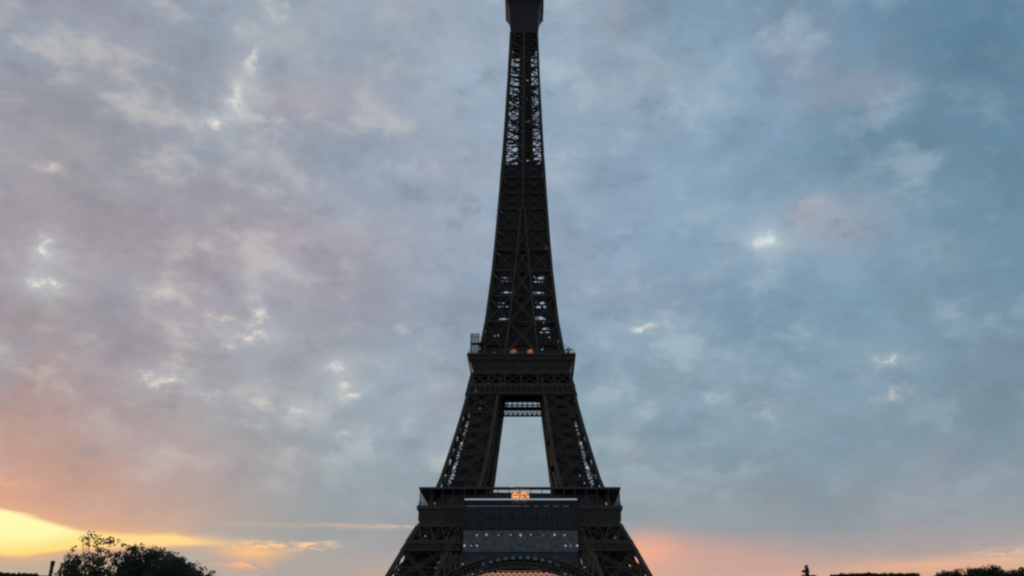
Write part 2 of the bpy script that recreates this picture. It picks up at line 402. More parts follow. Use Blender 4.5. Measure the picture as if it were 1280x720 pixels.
# ------------------------------------------------------------------ the tower
def interp(tab, z):
    if z <= tab[0][0]: return tab[0][1]
    for (a, p), (b, q) in zip(tab, tab[1:]):
        if z <= b: return p + (q - p) * (z - a) / (b - a)
    return tab[-1][1]
OUT = [(0, 60.5), (12, 53.6), (24, 47.0), (36.9, 40.69), (45.5, 36.8), (52.5, 33.2), (57.6, 31.0), (67.9, 27.36), (81.6, 23.88), (93.3, 21.07), (109.9, 17.7), (118, 15.95),
       (133.6, 13.55), (154.8, 11.6), (169.3, 10.6), (192.1, 9.3), (220, 8.0), (249.8, 6.8), (276.6, 6.0)]
INN = [(0, 37.5), (38, 25.6), (46.4, 22.4), (57.6, 17.6), (73.1, 12.2), (107, 7.78), (127, 5.24), (174, 1.41), (180, 0.8), (290, 0.8)]
O = lambda z: interp(OUT, z)
I = lambda z: interp(INN, z)
tower = tag(empty('lattice_tower'), 'very tall dark brown iron lattice tower with platforms, tapering up the middle of the view', 'tower')

def corner(z, a, b):  # a, b in 'OI' : chord of the leg standing at -x, -y
    fx = O(z) if a == 'O' else I(z); fy = O(z) if b == 'O' else I(z)
    return Vector((-fx, -fy, z))
ORDER = [('O','O'), ('I','O'), ('I','I'), ('O','I')]
def leg_mesh(zs, cw, bw, core=None, lace=True, second=True):
    mb = MB()
    for z0, z1 in zip(zs, zs[1:]):
        P0 = [corner(z0, *k) for k in ORDER]; P1 = [corner(z1, *k) for k in ORDER]
        for k in range(4):
            j = (k + 1) % 4
            mb.beam(P0[k], P1[k], cw, cw, (0, 1, 0))
            nrm = (P0[j] - P0[k]).cross(P1[k] - P0[k]).normalized()
            A0, B0, A1, B1 = P0[k], P0[j], P1[k], P1[j]
            c = (A0 + B0 + A1 + B1) / 4
            if lace:
                mb.lace(A0, B1, bw * 1.9, nrm, bw * 0.36); mb.lace(B0, A1, bw * 1.9, nrm, bw * 0.36)
                mb.lace(A1, B1, bw * 2.2, nrm, bw * 0.4)
            else:
                mb.beam(A0, B1, bw, bw * 0.5); mb.beam(B0, A1, bw, bw * 0.5); mb.beam(A1, B1, bw * 1.3, bw * 0.7)
            if second:
                m = [(A0 + A1) / 2, (A1 + B1) / 2, (B0 + B1) / 2, (A0 + B0) / 2]
                for q in range(4): mb.beam(m[q], m[(q + 1) % 4], bw * 0.45, bw * 0.3)
                mb.beam(m[0], m[2], bw * 0.55, bw * 0.4)
            mb.beam(c + Vector((0, 0, bw)), c - Vector((0, 0, bw)), bw * 1.6, bw * 0.5)
        # diaphragm
        mb.beam(P1[0], P1[2], bw * 0.7); mb.beam(P1[1], P1[3], bw * 0.7)
    return mb

# --- the four splayed lower legs on stone piers
zs1 = [1.5, 12, 23, 34, 45.5, 54.0]
leg = leg_mesh(zs1, 1.35, 0.62).build('leg', IRON, tower)
for a, b in ORDER:
    pm = MB(); c = corner(0, a, b); pm.frustum(-1, 4.2, 1.6, 2.6, c.x, c.y, c.x, c.y); pm.build('pier', STONE, leg)
sm = MB()      # inclined lift track and stair flights inside the leg
for z0, z1 in zip(zs1, zs1[1:]):
    for k in range(8):
        t0 = z0 + (z1 - z0) * k / 8; t1 = z0 + (z1 - z0) * (k + 0.8) / 8
        m0 = (O(t0) + I(t0)) / 2; m1 = (O(t1) + I(t1)) / 2; w = (O(t0) - I(t0)) * 0.26
        sm.frustum(t0, w, t1, w, -m0 + .4, -m0 + .4, -m1 + .4, -m1 + .4)
        t2 = min(z1, z0 + (z1 - z0) * (k + 1.02) / 8); m2 = (O(t2) + I(t2)) / 2; sm.frustum(t1 - .02, w * .8, t2, w * .8, -m1 + .4, -m1 + .4, -m2 + .4, -m2 + .4)
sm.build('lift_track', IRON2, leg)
for k in (1, 2, 3): copy_part(leg, tower, R(90 * k))

# --- pillars between the first and second platforms
zs2 = [60.5, 70.5, 80, 88.5, 96, 102.6]
pillar_mb = leg_mesh(zs2, 1.15, 0.62)
pillar = pillar_mb.build('pillar', IRON, tower)
sm = MB()
rr = random.Random(3)
for z0, z1 in zip(zs2, zs2[1:]):
    for k in range(5):
        t0 = z0 + (z1 - z0) * k / 5; t1 = z0 + (z1 - z0) * (k + 1.0) / 5
        def cen(t): return -(I(t) + (O(t) - I(t)) * 0.40)
        w = (O(t0) - I(t0)) * (0.35 + 0.025 * rr.random())
        sm.frustum(t0, w, t1, w, cen(t0), cen(t0), cen(t1), cen(t1))
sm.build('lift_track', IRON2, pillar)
for k in (1, 2, 3): copy_part(pillar, tower, R(90 * k))

# --- upper shaft
zs3 = [119.2]
while zs3[-1] < 272:
    z = zs3[-1]; zs3.append(z + (13.6 if z < 120 else 11.2 if z < 150 else 9.6 if z < 180 else 7.6 if z < 215 else 6.0 if z < 245 else 5.2))
zs3[-1] = 276.5
mb = MB()
for z0, z1 in zip(zs3, zs3[1:]):
    merged = z0 > 176
    bw = 0.62 if z0 < 150 else 0.5 if z0 < 200 else 0.36
    for face in range(4):
        rot = Matrix.Rotation(R(90 * face), 3, 'Z')
        def P(x, y, z): return rot @ Vector((x, y, z))
        o0, o1, i0, i1 = O(z0), O(z1), I(z0), I(z1)
        xs0 = [-o0, -i0, i0, o0]; xs1 = [-o1, -i1, i1, o1]
        if merged: xs0 = [-o0, 0, 0, o0]; xs1 = [-o1, 0, 0, o1]
        for a in range(3):
            if a == 1 and merged: continue
            A0, B0 = P(xs0[a], -o0, z0), P(xs0[a+1], -o0, z0); A1, B1 = P(xs1[a], -o1, z1), P(xs1[a+1], -o1, z1)
            n = rot @ Vector((0, -1, 0))
            if a == 1:
                if i0 > 1.6:
                    mb.lace(A0, B1, bw * 1.2, n, bw * 0.32); mb.lace(B0, A1, bw * 1.2, n, bw * 0.32)
                mb.beam(A1, B1, bw * 1.2, bw * .5)
            else:
                mb.beam(A0, B1, bw, bw * 0.5); mb.beam(B0, A1, bw, bw * 0.5)
                mb.beam(A1, B1, bw * 1.5, bw * 0.8)
                m = [(A0 + A1) / 2, (A1 + B1) / 2, (B0 + B1) / 2, (A0 + B0) / 2]
                if z0 > 158:
                    for q in range(4): mb.beam(m[q], m[(q+1) % 4], bw * 0.45, bw * 0.3)
                    mb.beam(m[0], m[2], bw * 0.6, bw * 0.4)
        mb.beam(P(-o0, -o0, z0), P(-o1, -o1, z1), 1.0 if z0 < 200 else 0.8)
        if merged: mb.beam(P(0, -o0, z0), P(0, -o1, z1), 0.75)
        else:
            mb.beam(P(-i0, -o0, z0), P(-i1, -o1, z1), 0.7); mb.beam(P(i0, -o0, z0), P(i1, -o1, z1), 0.7)
            if i0 > 1.8:    # inner faces of the legs, towards the axis
                for sx in (-1, 1):
                    a0, b0 = P(sx*i0, -o0, z0), P(sx*i0, -i0, z0); a1, b1 = P(sx*i1, -o1, z1), P(sx*i1, -i1, z1)
                    mb.beam(a0, b1, bw * .8, bw * .4); mb.beam(b0, a1, bw * .8, bw * .4); mb.beam(a1, b1, bw, bw)
                    mb.beam(b0, b1, .6)
        # floor bracing
        mb.beam(P(-o1, -o1, z1), P(o1, o1, z1), bw * 0.7)
        mb.beam(P(0, -o1, z1), P(0, 0, z1), bw * 0.8)
shaft = mb.build('shaft', IRON, tower)
GAPS = {1: [(152.4, 1.7), (146.8, .7), (141.2, 1.7), (135.9, .9), (130.6, 1.2)], -1: [(152.4, 1.4), (147.2, .45), (141.2, 1.4), (135.6, .5)]}
# stair and lift enclosure running up the shaft, landings in between
mb = MB(); rr = random.Random(11)
for z0, z1 in zip(zs3, zs3[1:]):
    o = O((z0 + z1) / 2)
    if z0 < 158:       # stair flights and lift sheeting inside the legs, with open landings between them
        y = -o * .74
        for sx in (-1, 1):
            def pl(xa, xb, za, zb):
                if zb - za > .05: mb.box(min(sx*xa, sx*xb), max(sx*xa, sx*xb), y - .3, y + .3, za, zb)
            xi = I(z1) + .05; xa = I(z0) + .5; xb = o * .70
            pl(xi, xa, z0, z1); pl(xb, o - 1.0, z0, z1)
            gaps = [(c_, h_) for c_, h_ in GAPS[sx] if z0 <= c_ < z1]
            zz = z0
            for c_, h_ in sorted(gaps):
                pl(xa, xb, zz, c_ - h_); zz = c_ + h_
                if h_ > .8 and sx < 0:
                    for q in range(3): pl(xa, xb, c_ - h_ * .6 + q * h_ * .55, c_ - h_ * .6 + q * h_ * .55 + .22)
            pl(xa, xb, zz, z1)
        c = I(z1) + .02; mb.box(-c, c, y - .3, y + .3, z0, z1 - .9)
        c = o * .34
        mb.box(-c, c, -c, c, z0, z1 - 1.6)
    elif z0 < 203:
        c = o * 0.87; mb.box(-c, c * rr.uniform(.97, 1.07), -c, c, z0, z1 - .5)
    else:
        c = o * 0.40
        mb.box(-c * .75, c * .42, -c, c, z0, z1); mb.box(c * .88, c * 1.3, -c, c, z0, z1)
        mb.box(c * .42, c * .88, -c * .5, c * .5, z0, z0 + (z1 - z0) * rr.uniform(.3, .85))
        for k in range(5):      # stair flights, cables and small platforms round the lift
            sx = rr.choice((-1, -1, 1)); za = rr.uniform(z0, z1 - 1); y = rr.uniform(-.8, .8) * o
            xa, xb = sx * c * .7, sx * o * rr.uniform(.7, .95)
            mb.beam((xa, y, za), (xb, y, za + rr.choice((-1, 1, 1)) * rr.uniform(.6, 2.6)), rr.uniform(.2, .5), rr.uniform(.3, 1.2))
        for k in range(2):
            x = rr.choice((-1, 1)) * o * rr.uniform(.5, .85); mb.beam((x, rr.uniform(-.6, .6) * o, z0), (x * rr.uniform(.9, 1.05), 0, z1), rr.uniform(.12, .3))
        if z0 > 263:
            q_ = (z0 - 263) / 12; mb.box(-o * .82, o * .82, -o * .4, o * .4, z0 + 3.9 - 3.2 * q_, z1 - .15)
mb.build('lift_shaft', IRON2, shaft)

# --- arches under the first platform
RIN, ROUT, ZC = 37.2, 41.4, 2.5
def arch_mesh():
    mb = MB(); n = 44; prev = None
    for k in range(n + 1):
        a = R(180 * k / n); pts = []
        for r in (RIN, RIN + 1.35, ROUT - 1.1, ROUT):
            x = r * math.cos(a); z = ZC + r * math.sin(a)
            pts.append(Vector((x, -O(max(z, 2)) - .25, z)))
        if prev:
            for q in (0, 3): mb.beam(prev[q], pts[q], .75, 2.0, (0, 1, 0))
            for q in (1, 2): mb.beam(prev[q], pts[q], .4, 1.0, (0, 1, 0))
            d = Vector((0, .9, 0)); lo = .75 if math.sin(a) > .955 else 0
            b0, b1 = prev[1] - Vector((0, 0, lo)), pts[1] - Vector((0, 0, lo))
            mb.hexa([b0+d, b1+d, b1+d*1.15, b0+d*1.15, prev[3]+d, pts[3]+d, pts[3]+d*1.15, prev[3]+d*1.15])
            mb.beam(prev[0], pts[3], .3); mb.beam(prev[3], pts[0], .3); mb.beam(pts[0], pts[3], .35)
            mb.beam(prev[0], (pts[1] + prev[1]) / 2, .25); mb.beam(pts[0], (pts[1] + prev[1]) / 2, .25)
        prev = pts
    return mb
arch = arch_mesh().build('arch', IRON, tower)
for k in (1, 2, 3): copy_part(arch, tower, R(90 * k))

# --- belts of crossed lattice under the first platform
def belt_mesh(z0, z1, n, w, fw, back, fine=True):
    mb = MB()
    a0, a1 = O(z0), O(z1)
    def P(u, v): return Vector(((a0 + (a1 - a0) * v) * (2 * u - 1), -(a0 + (a1 - a0) * v) - .85, z0 + (z1 - z0) * v))
    mb.beam(P(0, 0), P(1, 0), fw); mb.beam(P(0, 1), P(1, 1), fw)
    for k in range(n):
        u0, u1 = k / n, (k + 1) / n; um = (u0 + u1) / 2
        mb.beam(P(u0, 0), P(u1, 1), w, .2); mb.beam(P(u1, 0), P(u0, 1), w, .2)
        mb.beam(P(u0, 0), P(u0, 1), w * .9, .2)
        if fine:
            mb.beam(P(um, 0), P(u0, .5), w * .7, .15); mb.beam(P(um, 0), P(u1, .5), w * .7, .15)
            mb.beam(P(um, 1), P(u0, .5), w * .7, .15); mb.beam(P(um, 1), P(u1, .5), w * .7, .15)
        else: mb.beam(P(u0, .5), P(u1, .5), w * .55, .15)
    mb.beam(P(1, 0), P(1, 1), w)
    if back:
        q = [P(0.01, .03), P(.99, .03), P(.99, .97), P(.01, .97)]; d = Vector((0, back, 0))
        mb.hexa([q[0] + d, q[1] + d, q[1] + d * 1.3, q[0] + d * 1.3, q[3] + d, q[2] + d, q[2] + d * 1.3, q[3] + d * 1.3])
    return mb
belt = belt_mesh(48.3, 53.4, 18, .62, .7, 0, False).build('lattice_belt', IRON, tower)
for k in (1, 2, 3): copy_part(belt, tower, R(90 * k))
belt = belt_mesh(45.3, 47.6, 34, .34, .5, 0, False).build('lattice_belt', IRON, tower)
for k in (1, 2, 3): copy_part(belt, tower, R(90 * k))
# spandrels: pierced plate between arch, leg and belt
def spandrel_mesh(sx):
    mb = MB()
    for _ in (0,):
        xs = [12 + k * 1.6 for k in range(9)]
        for xa, xb in zip(xs, xs[1:]):
            za = ZC + math.sqrt(ROUT ** 2 - xa * xa); zb = ZC + math.sqrt(ROUT ** 2 - xb * xb)
            y = lambda z: -O(z) - .15
            mb.beam((sx*xa, y(za), za), (sx*xb, y(45.2), 45.2), .38, .2); mb.beam((sx*xb, y(zb), zb), (sx*xa, y(45.2), 45.2), .38, .2)
            mb.beam((sx*xb, y(zb), zb), (sx*xb, y(45.2), 45.2), .4, .2)
    return mb
for sx in (-1, 1):
    spd = spandrel_mesh(sx).build('spandrel', IRON, tower)
    for k in (1, 2, 3): copy_part(spd, tower, R(90 * k))

# --- first platform
H1 = 33.3
mb = MB(); mb.ring(31.8, 14.5, 55.6, 57.6); mb.ring(31.6, 15, 53.8, 54.4)
for k in range(17):
    x = -30 + 60 * k / 16
    for s_ in (-1, 1): mb.box(x - .3, x + .3, min(s_*31.4, s_*15), max(s_*31.4, s_*15), 54.4, 55.58)
deck1 = mb.build('platform', IRON2, tower); deck1['label'] = 'wide first platform with an open arcaded gallery'
mb = MB()   # frieze with consoles
def cove(mb, prof):
    for (z0, h0), (z1, h1) in zip(prof, prof[1:]):
        mb.hexa([(-h0,-h0,z0),(h0,-h0,z0),(h0,-h0+1,z0),(-h0,-h0+1,z0),(-h1,-h1,z1),(h1,-h1,z1),(h1,-h1+1,z1),(-h1,-h1+1,z1)])
        mb.hexa([(-h0,h0-1,z0),(h0,h0-1,z0),(h0,h0,z0),(-h0,h0,z0),(-h1,h1-1,z1),(h1,h1-1,z1),(h1,h1,z1),(-h1,h1,z1)])
        for s_ in (-1, 1):
            xa0, xb0 = sorted((s_*h0, s_*(h0-1))); xa1, xb1 = sorted((s_*h1, s_*(h1-1)))
            mb.hexa([(xa0,-h0+1,z0),(xb0,-h0+1,z0),(xb0,h0-1,z0),(xa0,h0-1,z0),(xa1,-h1+1,z1),(xb1,-h1+1,z1),(xb1,h1-1,z1),(xa1,h1-1,z1)])
cove(mb, [(53.6, 32.75), (55.2, 32.8), (57.0, 32.95), (58.9, 33.15)])
for k in range(41):
    x = -32 + 64 * k / 40
    for s_ in (-1, 1):
        mb.box(x - .12, x + .12, min(s_*32.96, s_*33.3), max(s_*32.96, s_*33.3), 55.4, 58.85)
        mb.box(min(s_*32.96, s_*33.3), max(s_*32.96, s_*33.3), x - .12, x + .12, 55.4, 58.85)
fr = mb.build('frieze', IRON, deck1)
mb = MB(); mb.ring(33.75, 32.2, 58.9, 59.9); mb.ring(33.55, 32.6, 59.905, 60.15)
mb.build('cornice', IRON, deck1)
mb = MB(); mb.box(-.13, .13, -.13, .13, 60.16, 65.5); gp = mb.build('gallery_post', IRON, deck1)   # posts of the outer gallery
first_post = True
for k in range(19):
    x = -32.9 + 65.8 * k / 18
    for s_ in (-1, 1):
        for q in ((x, s_*33.0),) + (((s_*33.0, x),) if 0 < k < 18 else ()):
            c = gp if first_post else copy_part(gp, deck1)
            first_post = False; c.location = (q[0], q[1], 0)
mb = MB()
for s_ in (-1, 1):
    for zz in (60.7, 61.25): mb.box(-33, 33, s_*33.2 - .05, s_*33.2 + .05, zz - .05, zz + .05); mb.box(s_*33.2 - .05, s_*33.2 + .05, -33, 33, zz - .05, zz + .05)
    for k in range(100):
        x = -32.7 + 65.4 * k / 99; mb.box(x - .03, x + .03, s_*33.2 - .03, s_*33.2 + .03, 60.16, 61.2); mb.box(s_*33.2 - .03, s_*33.2 + .03, x - .03, x + .03, 60.16, 61.2)
mb.build('balustrade', IRON, deck1)
mb = MB()   # roof: thin edge and ceiling, shallower in the middle of each side
mb.ring(33.35, 32.3, 65.5, 66.15)
for rot in range(4):
    rt = Matrix.Rotation(R(90 * rot), 3, 'Z')
    for x0, x1, d in ((-32.3, -10.2, 6.5), (10.2, 32.3, 6.5), (-10.2, 10.2, 1.2)):
        if rot % 2 and abs(x0) > 30: x0 += 6.6
        if rot % 2 and abs(x1) > 30: x1 -= 6.6
        p = [Vector((x, y, z)) for z in (65.6, 66.0) for x, y in ((x0, -32.29), (x1, -32.29), (x1, -32.29 + d), (x0, -32.29 + d))]
        mb.hexa([rt @ q for q in p])
mb.build('gallery_roof', ROOF, deck1)
def pavilion(rot):
    mb = MB(); rt = Matrix.Rotation(R(90 * rot), 3, 'Z')
    def bx(x0, x1, y0, y1, z0, z1): mb.hexa([rt @ Vector(q) for q in [(x0,y0,z0),(x1,y0,z0),(x1,y1,z0),(x0,y1,z0),(x0,y0,z1),(x1,y0,z1),(x1,y1,z1),(x0,y1,z1)]])
    bx(-25.7, -10.3, -28.6, -18, 57.7, 65.55); bx(10.3, 25.7, -28.6, -18, 57.7, 65.55)
    mb.hexa([rt @ Vector(q) for q in [(-10.2,-29.5,57.7),(10.2,-29.5,57.7),(10.2,-20,57.7),(-10.2,-20,57.7),(-10.2,-29.5,65.2),(10.2,-29.5,64.85),(10.2,-20,65.5),(-10.2,-20,65.5)]])
    for k in range(10):
        x = -9.8 + 19.6 * k / 9; bx(x - .06, x + .06, -29.62, -29.51, 57.7, 64.2)
    return mb
pv = [pavilion(k).build('pavilion', GLASSY, deck1) for k in range(4)]
mb = MB(); x0, x1, z0, z1, c = -2.75, 3.05, 61.6, 65.2, .7
pl = [(x0 + c, z0), (x1 - c, z0), (x1, z0 + c), (x1, z1 - c), (x1 - c, z1), (x0 + c, z1), (x0, z1 - c), (x0, z0 + c)]
i = len(mb.v); mb.v += [(x, -30.4, z) for x, z in pl] + [(x, -29.7, z) for x, z in pl]
mb.f.append(tuple(range(8))); mb.f.append(tuple(range(15, 7, -1)))
for k in range(8): mb.f.append((k, (k+1) % 8 , 8 + (k+1) % 8, 8 + k))
lw = mb.build('lit_window', LIT, pv[0]); lw['label'] = 'glowing orange window bay'
mb = MB()
for k in range(7):
    x = x0 + (x1 - x0) * (k + .5) / 7; mb.box(x - .05, x + .05, -30.5, -30.42, z0, z1)
for zz in (62.8, 64.0): mb.box(x0, x1, -30.58, -30.51, zz - .05, zz + .05)
mb.build('window_bars', IRON2, pv[0])
def glow(parent, x, y, z, e):     # the warm light that the lit room throws on the iron round it
    ld = bpy.data.lights.new('room_light', 'POINT'); ld.energy = e; ld.color = (1.0, .5, .22); ld.shadow_soft_size = .5
    lo = bpy.data.objects.new('room_light', ld); col.objects.link(lo); lo.parent = parent; lo.location = (x, y, z)
def lamp(parent, x, y, z, s, m):
    mb = MB(); mb.frustum(z - s, s * .7, z, s, x, y, x, y); mb.frustum(z, s, z + s, s * .6, x, y, x, y)
    return mb.build('lamp', m, parent)
lamp(deck1, -2.6, -33.25, 66.0, .16, LAMPW)
lamp(deck1, 5.8, -33.2, 66.4, .18, LAMPF)

glow(deck1, .15, -31.4, 63.4, 110)
# --- second platform
d2 = MB(); d2.ring(19.6, 5.5, 115.6, 117.4)
deck2 = d2.build('platform', IRON2, tower); deck2['label'] = 'narrower second platform on an inward sloping corbel'
mb = MB(); cove(mb, [(110.9, 17.55), (112.2, 17.75), (114.5, 18.6), (117.2, 19.75)]); mb.build('corbel', IRON, deck2)
mb = MB(); mb.ring(20.0, 18.6, 117.41, 118.1); mb.build('cornice', IRON, deck2)
mb = MB()
for s_ in (-1, 1):
    for zz in (118.6, 119.3): mb.box(-19.5, 19.5, s_*19.5 - .05, s_*19.5 + .05, zz - .05, zz + .05); mb.box(s_*19.5 - .05, s_*19.5 + .05, -19.5, 19.5, zz - .05, zz + .05)
    for k in range(66):
        x = -19.5 + 39 * k / 65; mb.box(x - .04, x + .04, s_*19.5 - .04, s_*19.5 + .04, 118.1, 119.3); mb.box(s_*19.5 - .04, s_*19.5 + .04, x - .04, x + .04, 118.1, 119.3)
mb.build('railing', IRON, deck2)
def stage_belt(z0, z1, n, w, fw, back, rear=0.0):
    b = belt_mesh(z0, z1, n, w, fw, back).build('lattice_belt', IRON, tower)
    for k in (1, 2, 3):
        if k == 2 and rear is None: continue
        c = copy_part(b, tower, R(90 * k))
        if k == 2:
            c.location.z = rear
            if rear: m_ = MB(); m_.box(-16.5, 16.5, 18.9, 19.1, 107.75, 109.1); m_.build('floor_beam', IRON2, tower)
stage_belt(102.6, 105.9, 20, .34, .55, 0, 3.2)
mb = leg_mesh([102.6, 111.2], 1.15, .5); 
up = mb.build('pillar_head', IRON, tower)
for k in (1, 2, 3): copy_part(up, tower, R(90 * k))
stage_belt(106.3, 110.9, 6, .5, .5, 0, None)
mb = MB()    # trussed beams under the second platform, seen from below between the pillars
for y in (-8.6, 0, 8.6, 15.3):
    for z in ((109.5,) if y > 9 else (106.2, 109.5)): mb.lace((-17, y, z), (17, y, z), 1.5, (0, 1, 0), .26)
    mb.box(-17, 17, y - .2, y + .2, 110.4, 111.4)
mb.ring(17.2, 7.5, 111.5, 112.0)
mb.box(-9, 9, -4, 17, 112.2, 112.8)
mb.build('floor_truss', IRON2, tower)
# kiosks, lifts and lamps on the second platform
mb = MB(); mb.box(-13.4, 13.4, -13.2, -11.5, 118.1, 123.2); mb.box(-13.4, 13.4, 11.5, 13.2, 118.1, 122.5)
mb.ring(13.9, 11, 123.3, 123.7)
kiosk = mb.build('kiosk', IRON2, deck2)
for x, w, hh in ((-3.1, 1.15, .95), (3.2, 1.05, .95)):
    mb = MB(); mb.box(x - w, x + w, -13.45, -13.25, 120.4, 120.4 + hh); mb.box(x - w * .4, x + w * .7, -13.45, -13.25, 120.41 + hh, 120.9 + hh)
    k_ = mb.build('lit_window', LIT2, kiosk)
    mb = MB()
    for q in (-.5, 0, .5): mb.box(x + q*w - .06, x + q*w + .06, -13.56, -13.47, 120.4, 120.4 + hh)
    mb.build('window_bars', IRON2, kiosk)
glow(deck2, -3.1, -14.4, 121, 45); glow(deck2, 3.2, -14.4, 121, 45)
lamp(deck2, 7.6, -13.8, 121.8, .30, LAMPW)
lamp(deck2, -10.2, -13.8, 120.4, .24, LAMPF); lamp(deck2, 0.2, -13.8, 120.2, .2, LAMPF); lamp(deck2, 10.4, -13.8, 119.9, .2, LAMPF)
lamp(deck2, -15.4, -19.2, 120.0, .2, LAMPF); lamp(deck2, 6.9, -17.7, 110.4, .18, LAMPF)
mb = MB()
mb.frustum(118.1, .5, 120.6, .35, 17.2, -18.8, 17.2, -18.8); mb.box(16.2, 18.8, -19.2, -18.9, 119.4, 120.0)
mb.beam((16.2, -18.9, 118.1), (16.2, -18.9, 122.3), .14); mb.beam((16.2, -18.9, 121.4), (18.4, -18.9, 120.4), .12)
mb.build('winch', STEEL, deck2)
# projectors on the inner side of a pillar
for z in (86.6, 77.0):
    mb = MB(); xx = I(z) - .55; mb.box(xx - .55, xx + .5, -I(z) - 1.6, -I(z) - .2, z - .9, z + .9); mb.frustum(z - .6, .5, z + .6, .5, xx - .3, -I(z) - 2.1, xx - .3, -I(z) - 2.1)
    mb.build('floodlight', IRON2, tower)
rr = random.Random(5)
for z, t, sx in ((94, .8, 1), (84, .83, 1), (79.5, .84, 1), (71.5, .86, 1), (71.5, .55, 1), (70.2, .8, -1), (97, .5, -1), (68.8, .6, 1)):
    x = I(z) + (O(z) - I(z)) * t
    lamp(tower, sx * x, -O(z) + .2, z, .22, LAMPF)
for z, x in ((126.7, -10.2), (126.9, -8.9), (126.0, 10.4), (132.5, 8.2)): lamp(tower, x, -O(z) - .2, z, .24, LAMPF)

# --- summit
mb = MB()
pr = [(276.0, 6.12), (282, 6.3), (288, 6.6), (291, 7.0), (294.6, 8.3)]
for (z0, h0), (z1, h1) in zip(pr, pr[1:]): mb.frustum(z0, h0, z1, h1)
cab = mb.build('summit_cabin', IRON2, tower)
mb = MB(); mb.frustum(294.6, 8.55, 294.9, 8.65); mb.frustum(295.4, 8.8, 299.5, 8.8); mb.build('cabin_wall', IRON2, cab)
mb = MB(); mb.frustum(294.9, 8.75, 295.4, 8.75); mb.build('cornice', ROOF, cab)
TOP = len(list(cab.children))
mb = MB(); mb.frustum(299.5, 9.0, 300.3, 9.0); mb.build('cornice', ROOF, cab)
mb = MB()
for s_ in (-1, 1):
    for k in range(25):
        x = -8.6 + 17.2 * k / 24; mb.box(x - .05, x + .05, s_*8.7 - .05, s_*8.7 + .05, 291.1, 294.3); mb.box(s_*8.7 - .05, s_*8.7 + .05, x - .05, x + .05, 291.1, 294.3)
    for zz in (292.3, 294.35): mb.box(-8.7, 8.7, s_*8.7 - .06, s_*8.7 + .06, zz - .06, zz + .06); mb.box(s_*8.7 - .06, s_*8.7 + .06, -8.7, 8.7, zz - .06, zz + .06)
mb.build('railing', STEEL, cab)
mb = MB(); mb.frustum(291.1, 5.2, 296, 5.0); mb.frustum(296, 4.2, 302, 1.8); mb.frustum(302, 1.6, 306, 1.3)
mb.build('cupola', IRON2, cab)
mb = MB(); mb.frustum(306, .8, 326, .35)
for z in (309, 313, 317): mb.box(-1.6, 1.6, -.3, .3, z, z + .5); mb.box(-.3, .3, -1.6, 1.6, z + .6, z + 1.1)
mb.build('mast', IRON2, cab)
for c in list(cab.children)[TOP + 1:]: c.location.z = 9.2
mb = MB()   # small working balcony half way up the shaft
zb = 196.0; hb = O(zb) + .35; mb.ring(hb, O(zb) - .9, zb, zb + .5); mb.build('balcony', IRON2, tower)

# ------------------------------------------------------------------ scaffold screen hung on the front
scr = tag(empty('scaffold_screen', (0.45, -39.0, 0)), 'wide dark netted scaffold screen with pale top rail, hanging below the tower gallery', 'scaffold screen')
HW = 18.35
Y0, Y1, Y2, Y3, Y4 = 40.9, 44.4, 51.2, 58.6, 60.75
mb = MB()
for x in (-HW, HW): mb.box(x - .16, x + .16, -.16, .16, Y0, Y4)
for k in range(1, 6):
    x = -HW + 2 * HW * k / 6; mb.box(x - .09, x + .09, .25, .43, Y1 - 1.5, Y4 - .3)
for z in (Y2, Y1): mb.box(-HW + .17, HW - .17, -.12, .12, z - .1, z + .1)
for k in range(7):
    x = -HW + 2 * HW * k / 6; mb.beam((x, .44, 59.4), (x, 5.0, 59.4), .18); mb.beam((x, .44, Y1 + .6), (x, 2.2, Y1 + .6), .18)
mb.build('frame', IRON2, scr)
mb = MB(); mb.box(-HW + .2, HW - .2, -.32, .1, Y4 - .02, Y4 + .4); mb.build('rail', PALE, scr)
for x, x1 in [(-HW + .7, .2)] + [(.9 + 3.2 * k, 2.6 + 3.2 * k) for k in range(5)]:
    mb = MB(); mb.box(x, x1, -.2, -.02, Y3, Y3 + .3); mb.build('walkway_board', STEEL, scr)
mb = MB()
mb.box(-HW + .2, HW - .2, .0, .05, Y2 + .12, Y3 - .05); mb.box(-HW + .2, HW - .2, .0, .05, Y3 + .36, Y4 - .05)
mb.build('netting', NET_DARK, scr)['label'] = 'dark blue black upper netting'
mb = MB()
for k in range(1, 24):
    x = -HW + 2 * HW * k / 24; mb.box(x - .035, x + .035, -.07, -.03, Y2 + .12, Y3 - .05)
for k in range(1, 8):
    z = Y2 + (Y3 - Y2) * k / 8; mb.box(-HW + .2, HW - .2, -.12, -.08, z - .035, z + .035)
mb.build('mesh_wires', mat('wire', (.10, .12, .15), (.15, .17, .2)), scr)
mb = MB(); mb.box(-HW + .2, HW - .2, .0, .05, Y1 + .11, Y2 - .11)
mb.build('netting', NET_GREY, scr)['label'] = 'grey green lower netting'
mb = MB()   # lower skirt cut to the curve of the arch
n = 24; RA = 33.0
def under(x): return max(Y0 + .1, min(Y1 - .2, 42.5 - (RA - math.sqrt(RA * RA - x * x))))
for k in range(n):
    xa = -HW + .2 + (2 * HW - .4) * k / n; xb = -HW + .2 + (2 * HW - .4) * (k + 1) / n
    za, zb2 = under(xa), under(xb)
    mb.hexa([(xa,0,za),(xb,0,zb2),(xb,.05,zb2),(xa,.05,za),(xa,0,Y1-.11),(xb,0,Y1-.11),(xb,.05,Y1-.11),(xa,.05,Y1-.11)])
mb.build('skirt', NET_BLUE, scr)
mb = MB()   # crossed braces over the grey netting
